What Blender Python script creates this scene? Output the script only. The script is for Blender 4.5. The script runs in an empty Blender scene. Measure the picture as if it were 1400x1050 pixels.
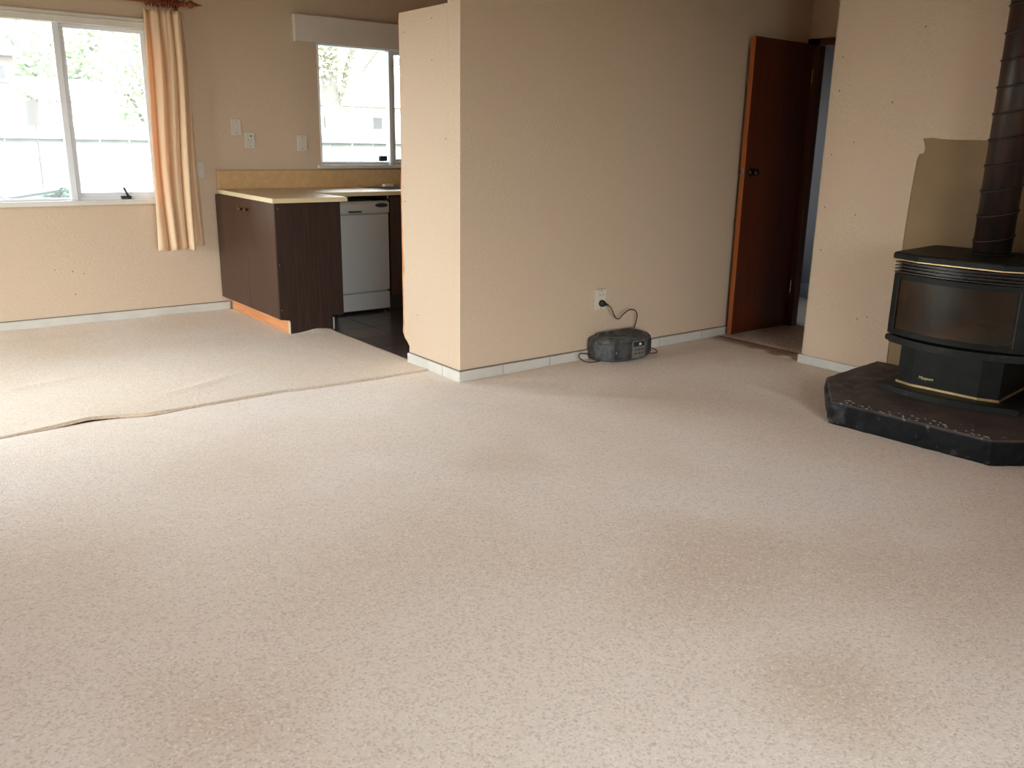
import bpy, bmesh, math, random
from mathutils import Matrix, Vector, noise
random.seed(7)
S = bpy.context.scene
COL = S.collection

# ------------------------------------------------------------------ camera
cam = bpy.data.cameras.new('camera'); cam_o = bpy.data.objects.new('camera', cam); COL.objects.link(cam_o)
R_ = (0.79378776, -0.60797971, 0.01617611); D_ = (-0.15046966, -0.22208664, -0.96334646); F_ = (0.5892876, 0.76225862, -0.26777215)
cam_o.matrix_world = Matrix(((R_[0], -D_[0], -F_[0], 0), (R_[1], -D_[1], -F_[1], 0), (R_[2], -D_[2], -F_[2], 1.28), (0, 0, 0, 1)))
cam.sensor_width = 36; cam.lens = 36*1181.3/1400; cam.clip_start = .02; cam.clip_end = 200
S.camera = cam_o

# ------------------------------------------------------------------ sky, daylight, exposure
S.view_settings.view_transform = 'Standard'; S.view_settings.look = 'None'
S.view_settings.gamma = 1; S.view_settings.use_curve_mapping = False
S.view_settings.exposure = 0.17
W = bpy.data.worlds.new('sky'); S.world = W; W.use_nodes = True
wn = W.node_tree.nodes; wl = W.node_tree.links
bg = wn['Background']; bg.inputs['Strength'].default_value = 14.0
tc = wn.new('ShaderNodeTexCoord'); sp = wn.new('ShaderNodeSeparateXYZ'); rp = wn.new('ShaderNodeValToRGB')
wl.new(tc.outputs['Generated'], sp.inputs[0]); wl.new(sp.outputs['Z'], rp.inputs[0]); wl.new(rp.outputs[0], bg.inputs['Color'])
rp.color_ramp.elements[0].position = 0.0; rp.color_ramp.elements[0].color = (1.0, .985, .95, 1)
rp.color_ramp.elements[1].position = 1.0; rp.color_ramp.elements[1].color = (.72, .84, 1.0, 1)

def portal(name, loc, size, rot):                  # sampling aid over each modelled opening, gives no light of its own
    l = bpy.data.lights.new(name, 'AREA'); l.shape = 'RECTANGLE'; l.size, l.size_y = size
    try: l.cycles.is_portal = True
    except Exception: return
    o = bpy.data.objects.new(name, l); o.location = loc; o.rotation_euler = rot; COL.objects.link(o)
PI = math.pi
portal('daylight_opening', (.79, 6.70, 1.43), (2.3, 1.2), (-PI/2, 0, 0))
portal('daylight_opening', (3.78, 6.70, 1.54), (1.26, .95), (-PI/2, 0, 0))
portal('daylight_opening', (-1.95, 5.1, 1.03), (2.1, 2.4), (0, -PI/2, 0))
portal('daylight_opening', (.5, -1.65, 1.05), (2.8, 2.1), (PI/2, 0, 0))
portal('daylight_opening', (6.2, 5.65, 1.4), (.9, 1.2), (-PI/2, 0, 0))

# ------------------------------------------------------------------ helpers
def empty(name, loc=(0, 0, 0), rz=0, label=None, cat=None, group=None):
    o = bpy.data.objects.new(name, None); o.location = loc; o.rotation_euler = (0, 0, rz); COL.objects.link(o)
    return tag(o, label, cat, group)
def tag(o, label=None, cat=None, group=None, kind=None):
    if label: o['label'] = label
    if cat: o['category'] = cat
    if group: o['group'] = group
    if kind: o['kind'] = kind
    return o
def obj(name, bm, mat, parent=None, smooth=False, kind=None, label=None):
    bmesh.ops.recalc_face_normals(bm, faces=bm.faces)
    me = bpy.data.meshes.new(name); bm.to_mesh(me); bm.free()
    if smooth:
        for p in me.polygons: p.use_smooth = True
    mats = mat if isinstance(mat, (list, tuple)) else [mat]
    for m in mats: me.materials.append(m)
    o = bpy.data.objects.new(name, me); COL.objects.link(o); o.parent = parent
    return tag(o, label, None, None, kind)
def box(bm, a, b, bev=0, seg=2, mi=0):
    r = bmesh.ops.create_cube(bm, size=1)
    v = r['verts']
    for p in v: p.co = Vector([(a[i]+b[i])/2 + p.co[i]*(b[i]-a[i]) for i in range(3)])
    fs = list({f for p in v for f in p.link_faces})
    for f in fs: f.material_index = mi
    if bev:
        es = list({e for f in fs for e in f.edges})
        bmesh.ops.bevel(bm, geom=es, offset=bev, segments=seg, affect='EDGES', profile=.5)
    return bm
def B(*boxes, bev=0, seg=2):
    bm = bmesh.new()
    for bx in boxes: box(bm, bx[0], bx[1], bev, seg)
    return bm
def prism(bm, poly, z0, z1, bev=0, seg=2, top_only=False, axis=2):
    # polygon in the plane, extruded; axis 2: xy->z ; 0: (y,z)->x ; 1: (x,z)->y
    def mk(p, t):
        return (p[0], p[1], t) if axis == 2 else ((t, p[0], p[1]) if axis == 0 else (p[0], t, p[1]))
    a = [bm.verts.new(mk(p, z0)) for p in poly]; b = [bm.verts.new(mk(p, z1)) for p in poly]
    n = len(poly); bot = bm.faces.new(a[::-1]); top = bm.faces.new(b)
    for i in range(n): bm.faces.new((a[i], a[(i+1) % n], b[(i+1) % n], b[i]))
    if bev:
        es = list(top.edges) + ([] if top_only else list(bot.edges))
        bmesh.ops.bevel(bm, geom=es, offset=bev, segments=seg, affect='EDGES', profile=.5)
    return bm
def lathe(bm, prof, n=24, M=None):
    rings = []
    for r, z in prof:
        rings.append([bm.verts.new((r*math.cos(2*PI*i/n), r*math.sin(2*PI*i/n), z)) for i in range(n)])
    for a, b in zip(rings, rings[1:]):
        for i in range(n): bm.faces.new((a[i], a[(i+1) % n], b[(i+1) % n], b[i]))
    bm.faces.new(rings[0][::-1]); bm.faces.new(rings[-1])
    if M is not None:
        bmesh.ops.transform(bm, matrix=M, verts=[v for r in rings for v in r])
    return bm
def tube(bm, pts, r, n=8, closed=False):
    pts = [Vector(p) for p in pts]; rings = []; m = len(pts); up = Vector((0, 0, 1))
    for i, p in enumerate(pts):
        t = (pts[(i+1) % m]-pts[i-1]) if closed else (pts[min(i+1, m-1)]-pts[max(i-1, 0)])
        t.normalize(); a = t.cross(up)
        if a.length < .05: a = t.cross(Vector((1, 0, 0)))
        a.normalize(); b = t.cross(a)
        rings.append([bm.verts.new(p + r*(a*math.cos(2*PI*k/n)+b*math.sin(2*PI*k/n))) for k in range(n)])
    for i in range(m if closed else m-1):
        A, C = rings[i], rings[(i+1) % m]
        for k in range(n): bm.faces.new((A[k], A[(k+1) % n], C[(k+1) % n], C[k]))
    if not closed: bm.faces.new(rings[0][::-1]); bm.faces.new(rings[-1])
    return bm
def spline(pts, k=6):
    P = [Vector(p) for p in pts]; out = []
    for i in range(len(P)-1):
        a, b, c, d = P[max(i-1, 0)], P[i], P[i+1], P[min(i+2, len(P)-1)]
        for j in range(k):
            t = j/k
            out.append(.5*((2*b)+(-a+c)*t+(2*a-5*b+4*c-d)*t*t+(-a+3*b-3*c+d)*t**3))
    out.append(P[-1]); return out

# ------------------------------------------------------------------ materials
def mat(name, col, rough=.6, metal=0, spec=.5, col2=None, nscale=5, detail=4, stretch=(1, 1, 1), bump=0, bscale=80, bstretch=(1, 1, 1), contrast=(.35, .65), sheen=0):
    m = bpy.data.materials.new(name); m.use_nodes = True
    n = m.node_tree.nodes; l = m.node_tree.links; p = n['Principled BSDF']
    p.inputs['Roughness'].default_value = rough; p.inputs['Metallic'].default_value = metal
    p.inputs['Specular IOR Level'].default_value = spec
    if sheen: p.inputs['Sheen Weight'].default_value = sheen
    p.inputs['Base Color'].default_value = (*col, 1)
    t = n.new('ShaderNodeTexCoord')
    if col2:
        mp = n.new('ShaderNodeMapping'); mp.inputs['Scale'].default_value = stretch
        nz = n.new('ShaderNodeTexNoise'); nz.inputs['Scale'].default_value = nscale; nz.inputs['Detail'].default_value = detail
        cr = n.new('ShaderNodeValToRGB'); cr.color_ramp.elements[0].position, cr.color_ramp.elements[1].position = contrast
        cr.color_ramp.elements[0].color = (*col, 1); cr.color_ramp.elements[1].color = (*col2, 1)
        l.new(t.outputs['Object'], mp.inputs[0]); l.new(mp.outputs[0], nz.inputs['Vector']); l.new(nz.outputs[0], cr.inputs[0]); l.new(cr.outputs[0], p.inputs['Base Color'])
    if bump:
        mp2 = n.new('ShaderNodeMapping'); mp2.inputs['Scale'].default_value = bstretch
        n2 = n.new('ShaderNodeTexNoise'); n2.inputs['Scale'].default_value = bscale; n2.inputs['Detail'].default_value = 3
        bp = n.new('ShaderNodeBump'); bp.inputs['Strength'].default_value = bump; bp.inputs['Distance'].default_value = .003
        l.new(t.outputs['Object'], mp2.inputs[0]); l.new(mp2.outputs[0], n2.inputs['Vector']); l.new(n2.outputs[0], bp.inputs['Height']); l.new(bp.outputs[0], p.inputs['Normal'])
    return m
def mixcol(n, l, a, b, f, mode='MIX'):
    mx = n.new('ShaderNodeMix'); mx.data_type = 'RGBA'; mx.blend_type = mode
    for s, v in ((0, f), (6, a), (7, b)):
        if isinstance(v, (int, float)): mx.inputs[s].default_value = v
        elif isinstance(v, tuple): mx.inputs[s].default_value = (*v, 1)
        else: l.new(v, mx.inputs[s])
    return mx.outputs[2]
def noise_node(n, l, vec, scale, detail=3, lo=None, hi=None, dist=0):
    z = n.new('ShaderNodeTexNoise'); z.inputs['Scale'].default_value = scale; z.inputs['Detail'].default_value = detail
    z.inputs['Distortion'].default_value = dist
    l.new(vec, z.inputs['Vector'])
    if lo is None: return z.outputs[0]
    r = n.new('ShaderNodeMapRange'); r.inputs[1].default_value = lo; r.inputs[2].default_value = hi
    l.new(z.outputs[0], r.inputs[0]); return r.outputs[0]
def wallpaper_mat():
    m = bpy.data.materials.new('woven_wallpaper'); m.use_nodes = True
    n = m.node_tree.nodes; l = m.node_tree.links; p = n['Principled BSDF']
    p.inputs['Roughness'].default_value = .62; p.inputs['Specular IOR Level'].default_value = .3
    t = n.new('ShaderNodeTexCoord').outputs['Object']
    mp = n.new('ShaderNodeMapping'); mp.inputs['Scale'].default_value = (1, 1, 3.2); l.new(t, mp.inputs[0])
    weave = noise_node(n, l, mp.outputs[0], 62, 3, .3, .7)
    blot = noise_node(n, l, t, 2.2, 4, .35, .65)
    fine = noise_node(n, l, t, 260, 1, .35, .65)
    c = mixcol(n, l, (.59, .46, .335), (.70, .57, .44), weave)
    c = mixcol(n, l, c, (.655, .51, .385), blot)
    c = mixcol(n, l, c, (.52, .41, .31), fine)
    f2 = n.new('ShaderNodeMath'); f2.operation = 'MULTIPLY'; f2.inputs[1].default_value = .25; l.new(fine, f2.inputs[0])
    l.new(f2.outputs[0], c.node.inputs[0])
    for k in c.node.inputs[0].links: pass
    l.new(c, p.inputs['Base Color'])
    b = n.new('ShaderNodeBump'); b.inputs['Strength'].default_value = .5; b.inputs['Distance'].default_value = .0025
    l.new(weave, b.inputs['Height']); l.new(b.outputs[0], p.inputs['Normal'])
    return m
def carpet_mat(name, base, warm, cool, speck, stains=()):
    m = bpy.data.materials.new(name); m.use_nodes = True
    n = m.node_tree.nodes; l = m.node_tree.links; p = n['Principled BSDF']
    p.inputs['Roughness'].default_value = .95; p.inputs['Specular IOR Level'].default_value = .1
    p.inputs['Sheen Weight'].default_value = .25; p.inputs['Sheen Roughness'].default_value = .6
    t = n.new('ShaderNodeTexCoord').outputs['Object']
    s1 = noise_node(n, l, t, 1.0, 2, .42, .75, .3); s2 = noise_node(n, l, t, 2.2, 3, .45, .8, .2); s3 = noise_node(n, l, t, .8, 2, .45, .65)
    c = mixcol(n, l, base, warm, s1); c = mixcol(n, l, c, cool, s3)
    m3 = n.new('ShaderNodeMath'); m3.operation = 'MULTIPLY'; m3.inputs[1].default_value = .55; l.new(s2, m3.inputs[0])
    c = mixcol(n, l, c, warm, m3.outputs[0])
    # worn, browner walking areas of their own outline
    for (cx_, cy_, r_, k_) in stains:
        vm = n.new('ShaderNodeVectorMath'); vm.operation = 'DISTANCE'; l.new(t, vm.inputs[0]); vm.inputs[1].default_value = (cx_, cy_, 0)
        wob = noise_node(n, l, t, 2.6, 4); wa = n.new('ShaderNodeMath'); wa.operation = 'MULTIPLY_ADD'; wa.inputs[1].default_value = -1.1*r_; l.new(wob, wa.inputs[0]); l.new(vm.outputs['Value'], wa.inputs[2])
        mr = n.new('ShaderNodeMapRange'); mr.interpolation_type = 'SMOOTHSTEP'; mr.inputs[1].default_value = .55*r_; mr.inputs[2].default_value = -.45*r_; mr.inputs[4].default_value = k_; l.new(wa.outputs[0], mr.inputs[0])
        c = mixcol(n, l, c, tuple(q*f for q, f in zip(warm, (.90, .84, .78))), mr.outputs[0])
    # heathered yarn: each tuft has a tone of its own
    vc = n.new('ShaderNodeTexVoronoi'); vc.inputs['Scale'].default_value = 165; l.new(t, vc.inputs['Vector'])
    sx = n.new('ShaderNodeSeparateColor'); l.new(vc.outputs['Color'], sx.inputs[0])
    mt = n.new('ShaderNodeMapRange'); mt.inputs[1].default_value = .55; mt.inputs[2].default_value = 1.0; mt.inputs[4].default_value = .42; l.new(sx.outputs[0], mt.inputs[0])
    c = mixcol(n, l, c, speck, mt.outputs[0])
    ml = n.new('ShaderNodeMapRange'); ml.inputs[1].default_value = .75; ml.inputs[2].default_value = 1.0; ml.inputs[4].default_value = .6; l.new(sx.outputs[1], ml.inputs[0])
    c = mixcol(n, l, c, (.95, .88, .80), ml.outputs[0])
    fl_ = noise_node(n, l, t, 48, 3, .68, .74); mf = n.new('ShaderNodeMath'); mf.operation = 'MULTIPLY'; mf.inputs[1].default_value = .5; l.new(fl_, mf.inputs[0])
    c = mixcol(n, l, c, speck, mf.outputs[0])
    l.new(c, p.inputs['Base Color'])
    b = n.new('ShaderNodeBump'); b.inputs['Strength'].default_value = .35; b.inputs['Distance'].default_value = .002
    l.new(vc.outputs['Distance'], b.inputs['Height']); b.invert = True; l.new(b.outputs[0], p.inputs['Normal'])
    return m
def glass_mat(name, tint=(.97, .99, .98), refl=1.0, rough=.0):
    m = bpy.data.materials.new(name); m.use_nodes = True
    n = m.node_tree.nodes; l = m.node_tree.links; n.remove(n['Principled BSDF'])
    tr = n.new('ShaderNodeBsdfTransparent'); tr.inputs[0].default_value = (*tint, 1)
    gl = n.new('ShaderNodeBsdfGlossy'); gl.inputs['Roughness'].default_value = rough
    fr = n.new('ShaderNodeFresnel'); fr.inputs[0].default_value = 1.45
    mx = n.new('ShaderNodeMixShader'); l.new(fr.outputs[0], mx.inputs[0]); l.new(tr.outputs[0], mx.inputs[1]); l.new(gl.outputs[0], mx.inputs[2])
    l.new(mx.outputs[0], n['Material Output'].inputs[0]); return m
def wood(name, a, b, axis='z', rough=.45, scale=9, spec=.5):
    st = {'z': (7, 7, .35), 'x': (.35, 7, 7), 'y': (7, .35, 7)}[axis]
    return mat(name, a, rough, spec=spec, col2=b, nscale=scale, detail=7, stretch=st, bump=.12, bscale=30, bstretch=st, contrast=(.3, .7))

WALL = wallpaper_mat()
HARD = mat('bare_wallboard', (.225, .15, .075), .7, col2=(.30, .205, .105), nscale=3, detail=6, bump=.15, bscale=40)
PLASTER = mat('bare_orange_plaster', (.62, .24, .09), .9, col2=(.72, .38, .2), nscale=14, bump=.4, bscale=60)
WARM_WALL = mat('warm_bounce_wall', (.38, .16, .055), .5, col2=(.44, .20, .075), nscale=6, stretch=(1, 1, .2))  # invented tone on the unseen walls, adds warm bounced light
CEIL = mat('ceiling_board', (.32, .14, .05), .8, col2=(.36, .165, .062), nscale=3)  # unseen ceiling, orange tone chosen to warm the bounced light
SUB = mat('subfloor', (.05, .035, .022), .9)
CARPET = carpet_mat('beige_carpet', (.855, .75, .64), (.75, .61, .48), (.86, .775, .695), (.40, .30, .22), [(2.08, 1.55, .45, .75), (1.75, .95, .28, .7), (2.5, 1.2, .4, .55), (.50, 1.75, .30, .5), (2.0, 2.75, .25, .45), (3.3, 2.9, .5, .5), (2.9, 1.0, .3, .4)])
CARPET2 = carpet_mat('dining_carpet', (.74, .62, .48), (.70, .545, .37), (.75, .645, .53), (.42, .31, .21), [(.9, 6.15, .6, .75), (1.8, 6.3, .45, .6), (.4, 5.3, .4, .35)])
CARPET3 = carpet_mat('hall_carpet', (.36, .235, .17), (.32, .20, .13), (.38, .27, .21), (.16, .10, .07))
TILES = [mat('slate_vinyl', c, .26, col2=tuple(k*1.7 for k in c), nscale=5, detail=7, stretch=(1, 3, 1), bump=.1, bscale=30) for c in ((.058, .040, .034), (.076, .053, .044), (.047, .038, .038))]
SKIRT = mat('scuffed_white_paint', (.57, .55, .51), .5, col2=(.63, .62, .58), nscale=9, detail=6)
TRIM = mat('window_paint', (.74, .71, .66), .4, col2=(.66, .62, .56), nscale=6)
ALU = mat('aluminium', (.80, .85, .90), .4)
ALUW = mat('pale_frame', (.80, .82, .88), .35, metal=.1)
BLACK = mat('black_plastic', (.015, .018, .02), .35)
GLASS = glass_mat('window_glass')
def hazed(m, amount):  # translucent white mixed into the pane, imitates glare from the bright window
    n = m.node_tree.nodes; l = m.node_tree.links; out = n['Material Output']; src = out.inputs[0].links[0].from_socket
    tl = n.new('ShaderNodeBsdfTranslucent'); tl.inputs[0].default_value = (.9, .93, .93, 1); mx = n.new('ShaderNodeMixShader'); mx.inputs[0].default_value = amount
    l.new(src, mx.inputs[1]); l.new(tl.outputs[0], mx.inputs[2]); l.new(mx.outputs[0], out.inputs[0]); return m
GLASS_HAZE = hazed(glass_mat('hazed_window_glass'), .03)
DARKWOOD = wood('dark_wood_laminate', (.042, .018, .010), (.072, .032, .018), 'z', .45)
DARKWOOD2 = wood('dark_wood_end_panel', (.020, .0085, .006), (.042, .019, .012), 'z', .55, spec=.3)
ORANGEWOOD = wood('raw_kick_board', (.58, .22, .08), (.68, .33, .14), 'y', .6)
LAM = mat('cream_laminate', (.66, .53, .33), .33, col2=(.58, .45, .27), nscale=26, detail=5)
SPLASH = mat('ochre_laminate', (.66, .44, .22), .4, col2=(.58, .38, .18), nscale=26, detail=5)
EDGE = mat('counter_edge', (.74, .62, .40), .4)
WHITEAPP = mat('appliance_enamel', (.48, .51, .53), .3)
WHITEPL = mat('switch_plastic', (.66, .62, .54), .35)
BLUEPL = mat('cool_white_plastic', (.62, .60, .60), .35)
STEEL = mat('stainless', (.5, .5, .5), .25, metal=1)
DOORW = wood('mahogany_door', (.07, .014, .005), (.11, .026, .008), 'z', .35, spec=.3)
DOORE = wood('door_edge_wood', (.36, .095, .026), (.44, .13, .036), 'z', .5)
FRAMEW = wood('dark_door_frame', (.07, .022, .009), (.10, .034, .013), 'z', .45)
PELM = mat('pelmet_board', (.72, .66, .60), .5, col2=(.68, .62, .56), nscale=4)
RODW = wood('varnished_rod', (.19, .045, .014), (.28, .08, .022), 'x', .3)
RINGW = mat('ring_wood', (.17, .03, .014), .4)
HALLP = mat('blue_grey_paint', (.22, .225, .265), .6)
HALLW = mat('hall_floor_carpet', (.34, .28, .25), .9)
IRON = mat('black_stove_enamel', (.007, .009, .0085), .5, spec=.22, col2=(.012, .014, .0135), nscale=18)
IRONR = mat('rough_cast_iron', (.012, .015, .014), .55, spec=.3, col2=(.07, .075, .07), nscale=22, detail=8, contrast=(.6, .85), bump=.35, bscale=90)
LOUVRE = mat('louvre_metal', (.045, .035, .035), .3, metal=.4)
BRASS = mat('brass_strip', (.70, .55, .29), .38, metal=.75, col2=(.50, .36, .17), nscale=20)
GOLDT = mat('badge_gold', (.80, .66, .36), .4, metal=.4)

# ------------------------------------------------------------------ floor
SEAM = [(-1.9, 4.02), (0.0, 4.15), (.414, 4.191), (.715, 4.232), (.795, 4.243), (.903, 4.223), (1.038, 4.171), (1.269, 4.186), (1.735, 4.203), (1.81, 4.186), (1.93, 4.173), (2.229, 4.152), (2.594, 4.16), (2.64, 4.16)]
def interp(T, x):
    if x <= T[0][0]: return T[0][1]
    for (a, b), (c, d) in zip(T, T[1:]):
        if x <= c: return b+(d-b)*(x-a)/(c-a)
    return T[-1][1]
def seam(x): return interp(SEAM, x)
floor = obj('floor', B(((-2.0, -1.7, -.12), (6.86, 6.75, -.02))), SUB, kind='structure')

def sheet(name, cols, z_fn, m, parent, ny=None, step=.03, thick=.014):
    # cols: list of (x0, ymin, ymax) columns; a solid sheet with its own thickness
    bm = bmesh.new(); n = ny or int(max(c[2]-c[1] for c in cols)/step)+1; top = []
    for (x, y0, y1) in cols:
        top.append([bm.verts.new((x, y0+(y1-y0)*j/n, z_fn(x, y0+(y1-y0)*j/n))) for j in range(n+1)])
    for a, b in zip(top, top[1:]):
        for j in range(n): bm.faces.new((a[j], b[j], b[j+1], a[j+1]))
    bd = [top[i][0] for i in range(len(top))] + [top[-1][j] for j in range(1, n+1)] + [top[i][n] for i in range(len(top)-2, -1, -1)] + [top[0][j] for j in range(n-1, 0, -1)]
    lo = [bm.verts.new((v.co.x, v.co.y, v.co.z-thick)) for v in bd]
    for i in range(len(bd)):
        k = (i+1) % len(bd); bm.faces.new((bd[i], lo[i], lo[k], bd[k]))
    return obj(name, bm, m, parent, smooth=True)
def g(x, c, w): return math.exp(-((x-c)/w)**2)
def z_live(x, y):
    z = .0035*noise.noise(Vector((x*1.3, y*1.3, 0)))
    d = seam(x)-y
    if x < 2.62: z += -.003*g(d, 0, .03)
    # low rucks in the pile
    z += .003*g(x-2.9-(y-3.3)*-1.1, 0, .05)*g(y, 3.2, .35)
    z += .004*g(x-3.9-(y-2.75)*.2, 0, .05)*g(y, 2.7, .25)
    return z
def frange(a, b, s):
    n = max(1, int(round((b-a)/s))); return [a+(b-a)*i/n for i in range(n+1)]
xs = frange(-1.9, 2.612, .03)+frange(2.64, 4.60, .035)
def gapf(x): return interp([(-2, .004), (.35, .005), (.7, .006), (.78, .011), (.9, .010), (1.0, .007), (1.05, .012), (1.12, .005), (1.27, 0.0), (1.70, 0.0), (1.76, .006), (1.83, .004), (1.86, 0), (1.95, .003), (2.1, .006), (2.6, .009)], x)
cols = [(x, -1.6, (seam(x)-gapf(x)/2 if x < 2.62 else 3.862)) for x in xs] + [(4.63, 3.03, 3.862), (4.79, 3.03, 3.862)]
live = sheet('carpet', cols, z_live, CARPET, floor)
live['label'] = 'large pale beige carpet of the living area with pinkish worn patches'
def z_din(x, y):
    z = .003*noise.noise(Vector((x*1.6, y*1.6, 5)))+.001*noise.noise(Vector((x*7, y*7, 9)))
    d = y-seam(x)
    lift = interp([(-2, .003), (.5, .006), (.78, .017), (.88, .012), (.98, .01), (1.05, .012), (1.2, .006), (1.7, .004), (1.8, .006), (1.9, .004), (2.6, .007)], x)
    z += lift*math.exp(-max(d, 0)/.09)
    yr = interp([(1.0, 4.43), (1.179, 4.482), (1.437, 4.579), (1.654, 4.673), (1.9, 4.76)], x)
    z += .008*g(y, yr, .035)*g(x, 1.42, .28)
    z += .008*g(y, interp([(0.3, 4.95), (.9, 5.1)], x), .04)*g(x, .75, .3)
    z += .022*g(y, 5.55, .08)*g(x, 2.53, .09)
    z += .006*g(y, 6.62, .05)*(.5+.5*math.sin(x*11))
    return z
def dcol(x):
    if x <= 2.34: return 6.64
    if x <= 2.36: return 5.545
    return 5.535
cols = []
for x in frange(-1.9, 2.33, .03): cols.append((x, seam(x)+gapf(x)/2, 6.64))
for x in frange(2.345, 2.60, .03): cols.append((x, seam(x)+gapf(x)/2, 5.545))
for x, yy in ((2.612, 5.53), (2.625, 5.30), (2.637, 4.9)): cols.append((x, 4.17, 5.53 if x < 2.65 else yy))
dine = sheet('carpet', cols, z_din, CARPET2, floor)
dine['label'] = 'yellowed beige carpet offcut of the dining area with a curled edge'
hc = sheet('carpet', [(x, 3.03, 3.862) for x in frange(4.80, 5.50, .1)] + [(5.655, 3.03, 3.80)], lambda x, y: .001, CARPET3, floor, ny=24)
hc['label'] = 'worn brown carpet inside the doorway'
hc2 = sheet('carpet', [(x, 1.9, 5.55) for x in frange(5.655, 6.76, .1)], lambda x, y: -.003, HALLW, floor, ny=40)
hc2['label'] = 'grey brown hall carpet beyond the doorway'
bm = B(((4.785, 3.035, -.015), (4.802, 3.86, .003)))
obj('carpet_bar', bm, mat('threshold_bar', (.20, .075, .045), .5), floor, label='thin red brown threshold strip')
# vinyl tiles of the kitchen
tile_me = []
for m in TILES:
    bm = B(((-.1485, -.1485, 0), (.1485, .1485, .010)), bev=.0015, seg=1); me = bpy.data.meshes.new('tile'); bm.to_mesh(me); bm.free(); me.materials.append(m); tile_me.append(me)
for i in range(10):
    for j in range(9):
        x = 2.79+i*.3; y = 4.11+j*.3
        if x > 5.4: continue
        t = bpy.data.objects.new('tile', random.choice(tile_me)); t.location = (x, y, -.02); t.rotation_euler = (0, 0, random.choice((0, PI/2, PI))); t.parent = floor; COL.objects.link(t)

# ------------------------------------------------------------------ walls
H = 2.47
def struct(name, bm, m, parent=None): return obj(name, bm, m, parent, kind='structure')
YB = 6.647
wb = struct('wall_back', B(((-2.0, YB, -.1), (-.35, YB+.12, H)), ((-.35, YB, -.1), (1.93, YB+.12, .825)), ((-.35, YB, 2.045), (1.93, YB+.12, H)),
    ((1.93, YB, -.1), (3.155, YB+.12, H)), ((3.155, YB, -.1), (4.40, YB+.12, 1.07)), ((3.155, YB, 2.03), (4.40, YB+.12, H)), ((4.40, YB, -.1), (5.647, YB+.12, H))), WALL)
wl_ = struct('wall_left', B(((-2.0, -1.7, -.1), (-1.9, 3.9, H)), ((-2.0, 3.9, 2.08), (-1.9, 6.3, H)), ((-2.0, 6.3, -.1), (-1.9, YB, H))), WARM_WALL)
wf = struct('wall_front', B(((-1.9, -1.7, -.1), (-.9, -1.6, H)), ((-.9, -1.7, 2.10), (1.9, -1.6, H)), ((1.9, -1.7, -.1), (4.619, -1.6, H))), WARM_WALL)
XC, YC = 2.614, 3.855
wc = struct('wall_center', B(((XC, YC, -.1), (5.547, YC+.112, H))), WALL)
struct('wall_kitchen', B(((5.547, YC-.001, -.1), (5.647, YB, H))), WALL)
struct('wall_passage', B(((5.547, 3.038, 2.0), (5.647, YC-.001, H)), ((5.547, 3.81, -.1), (5.647, YC-.001, 2.0))), WALL)
# nib wall with a low top and a torn end
def jag(z): return .006*noise.noise(Vector((z*9, 1.7, 0)))+.003*noise.noise(Vector((z*40, 4.7, 0)))
zs = [0, .075, .082]
base_end = [(4.405, 0), (4.405, .05), (4.40, .09), (4.425, .115), (4.455, .135), (4.478, .17), (4.472, .22)]
z = .3
while z < 1.95: base_end.append((4.460+(.012 if z < 1.1 else .004)+.4*jag(z), z)); z += .06
base_end += [(4.460, 1.965)]
poly = [(YC+.112, -.1), (4.405, -.1)]+base_end+[(YC+.112, 1.965)]
bm = bmesh.new(); prism(bm, poly, XC+.003, XC+.10, axis=0)
nib = struct('wall_nib', bm, PLASTER)
pap = [(4.400, .05), (4.397, .095), (4.420, .122), (4.447, .145), (4.458, .17), (4.452, .22)]
z = .3
while z < 1.93:
    d = 4.4545+jag(z)
    if .50 < z < .62: d -= .014*g(z, .55, .04)
    pap.append((d, z)); z += .03
pap += [(4.4545, 1.962)]
bm = bmesh.new(); prism(bm, [(YC+.113, .0), (4.400, .0)]+pap+[(YC+.113, 1.962)], XC, XC+.0035, axis=0)
obj('wallpaper', bm, WALL, nib)
# right wall (chimney side) with the wallpaper cut away behind the stove
XE = 4.619
we = struct('wall_right', B(((XE+.004, -1.7, -.1), (5.547, 3.036, H))), HARD)
notch = [(3.038, 0), (2.492, 0), (2.486, .12), (2.489, .35), (2.482, .6), (2.485, .85), (2.478, 1.08), (2.470, 1.235), (2.462, 1.262), (2.438, 1.268), (2.434, 1.29), (2.441, 1.315), (2.452, 1.343),
         (2.40, 1.347), (2.36, 1.341), (2.28, 1.337), (2.1, 1.336), (1.6, 1.338), (1.36, 1.336), (1.352, 1.2), (1.358, .7), (1.35, 0), (-1.6, 0), (-1.6, H), (3.038, H)]
bm = bmesh.new(); prism(bm, notch, XE, XE+.004, axis=0)
obj('wallpaper', bm, WALL, we)
obj('wall_end', B(((XE, 3.036, -.1), (5.547, 3.040, H))), WALL, we)
struct('ceiling', B(((-2.0, -1.7, H), (6.86, YB+.12, H+.1))), CEIL)
# hall
struct('wall_hall', B(((6.76, 1.8, -.1), (6.86, 5.7, H)), ((5.647, 1.8, -.1), (6.76, 1.9, H)), ((5.647, 5.6, -.1), (6.76, 5.7, .8)), ((5.647, 5.6, 2.0), (6.76, 5.7, H)),
    ((5.647, 5.6, .8), (5.75, 5.7, 2.0)), ((6.65, 5.6, .8), (6.76, 5.7, 2.0)), ((5.647, 1.9, -.1), (5.66, 3.0, H)), ((5.647, 3.84, -.1), (5.66, 5.6, H))), HALLP)
struct('baseboard_hall', B(((6.745, 1.9, -.02), (6.76, 5.6, .12)), bev=.003), mat('hall_skirting', (.30, .35, .38), .5))

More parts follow.
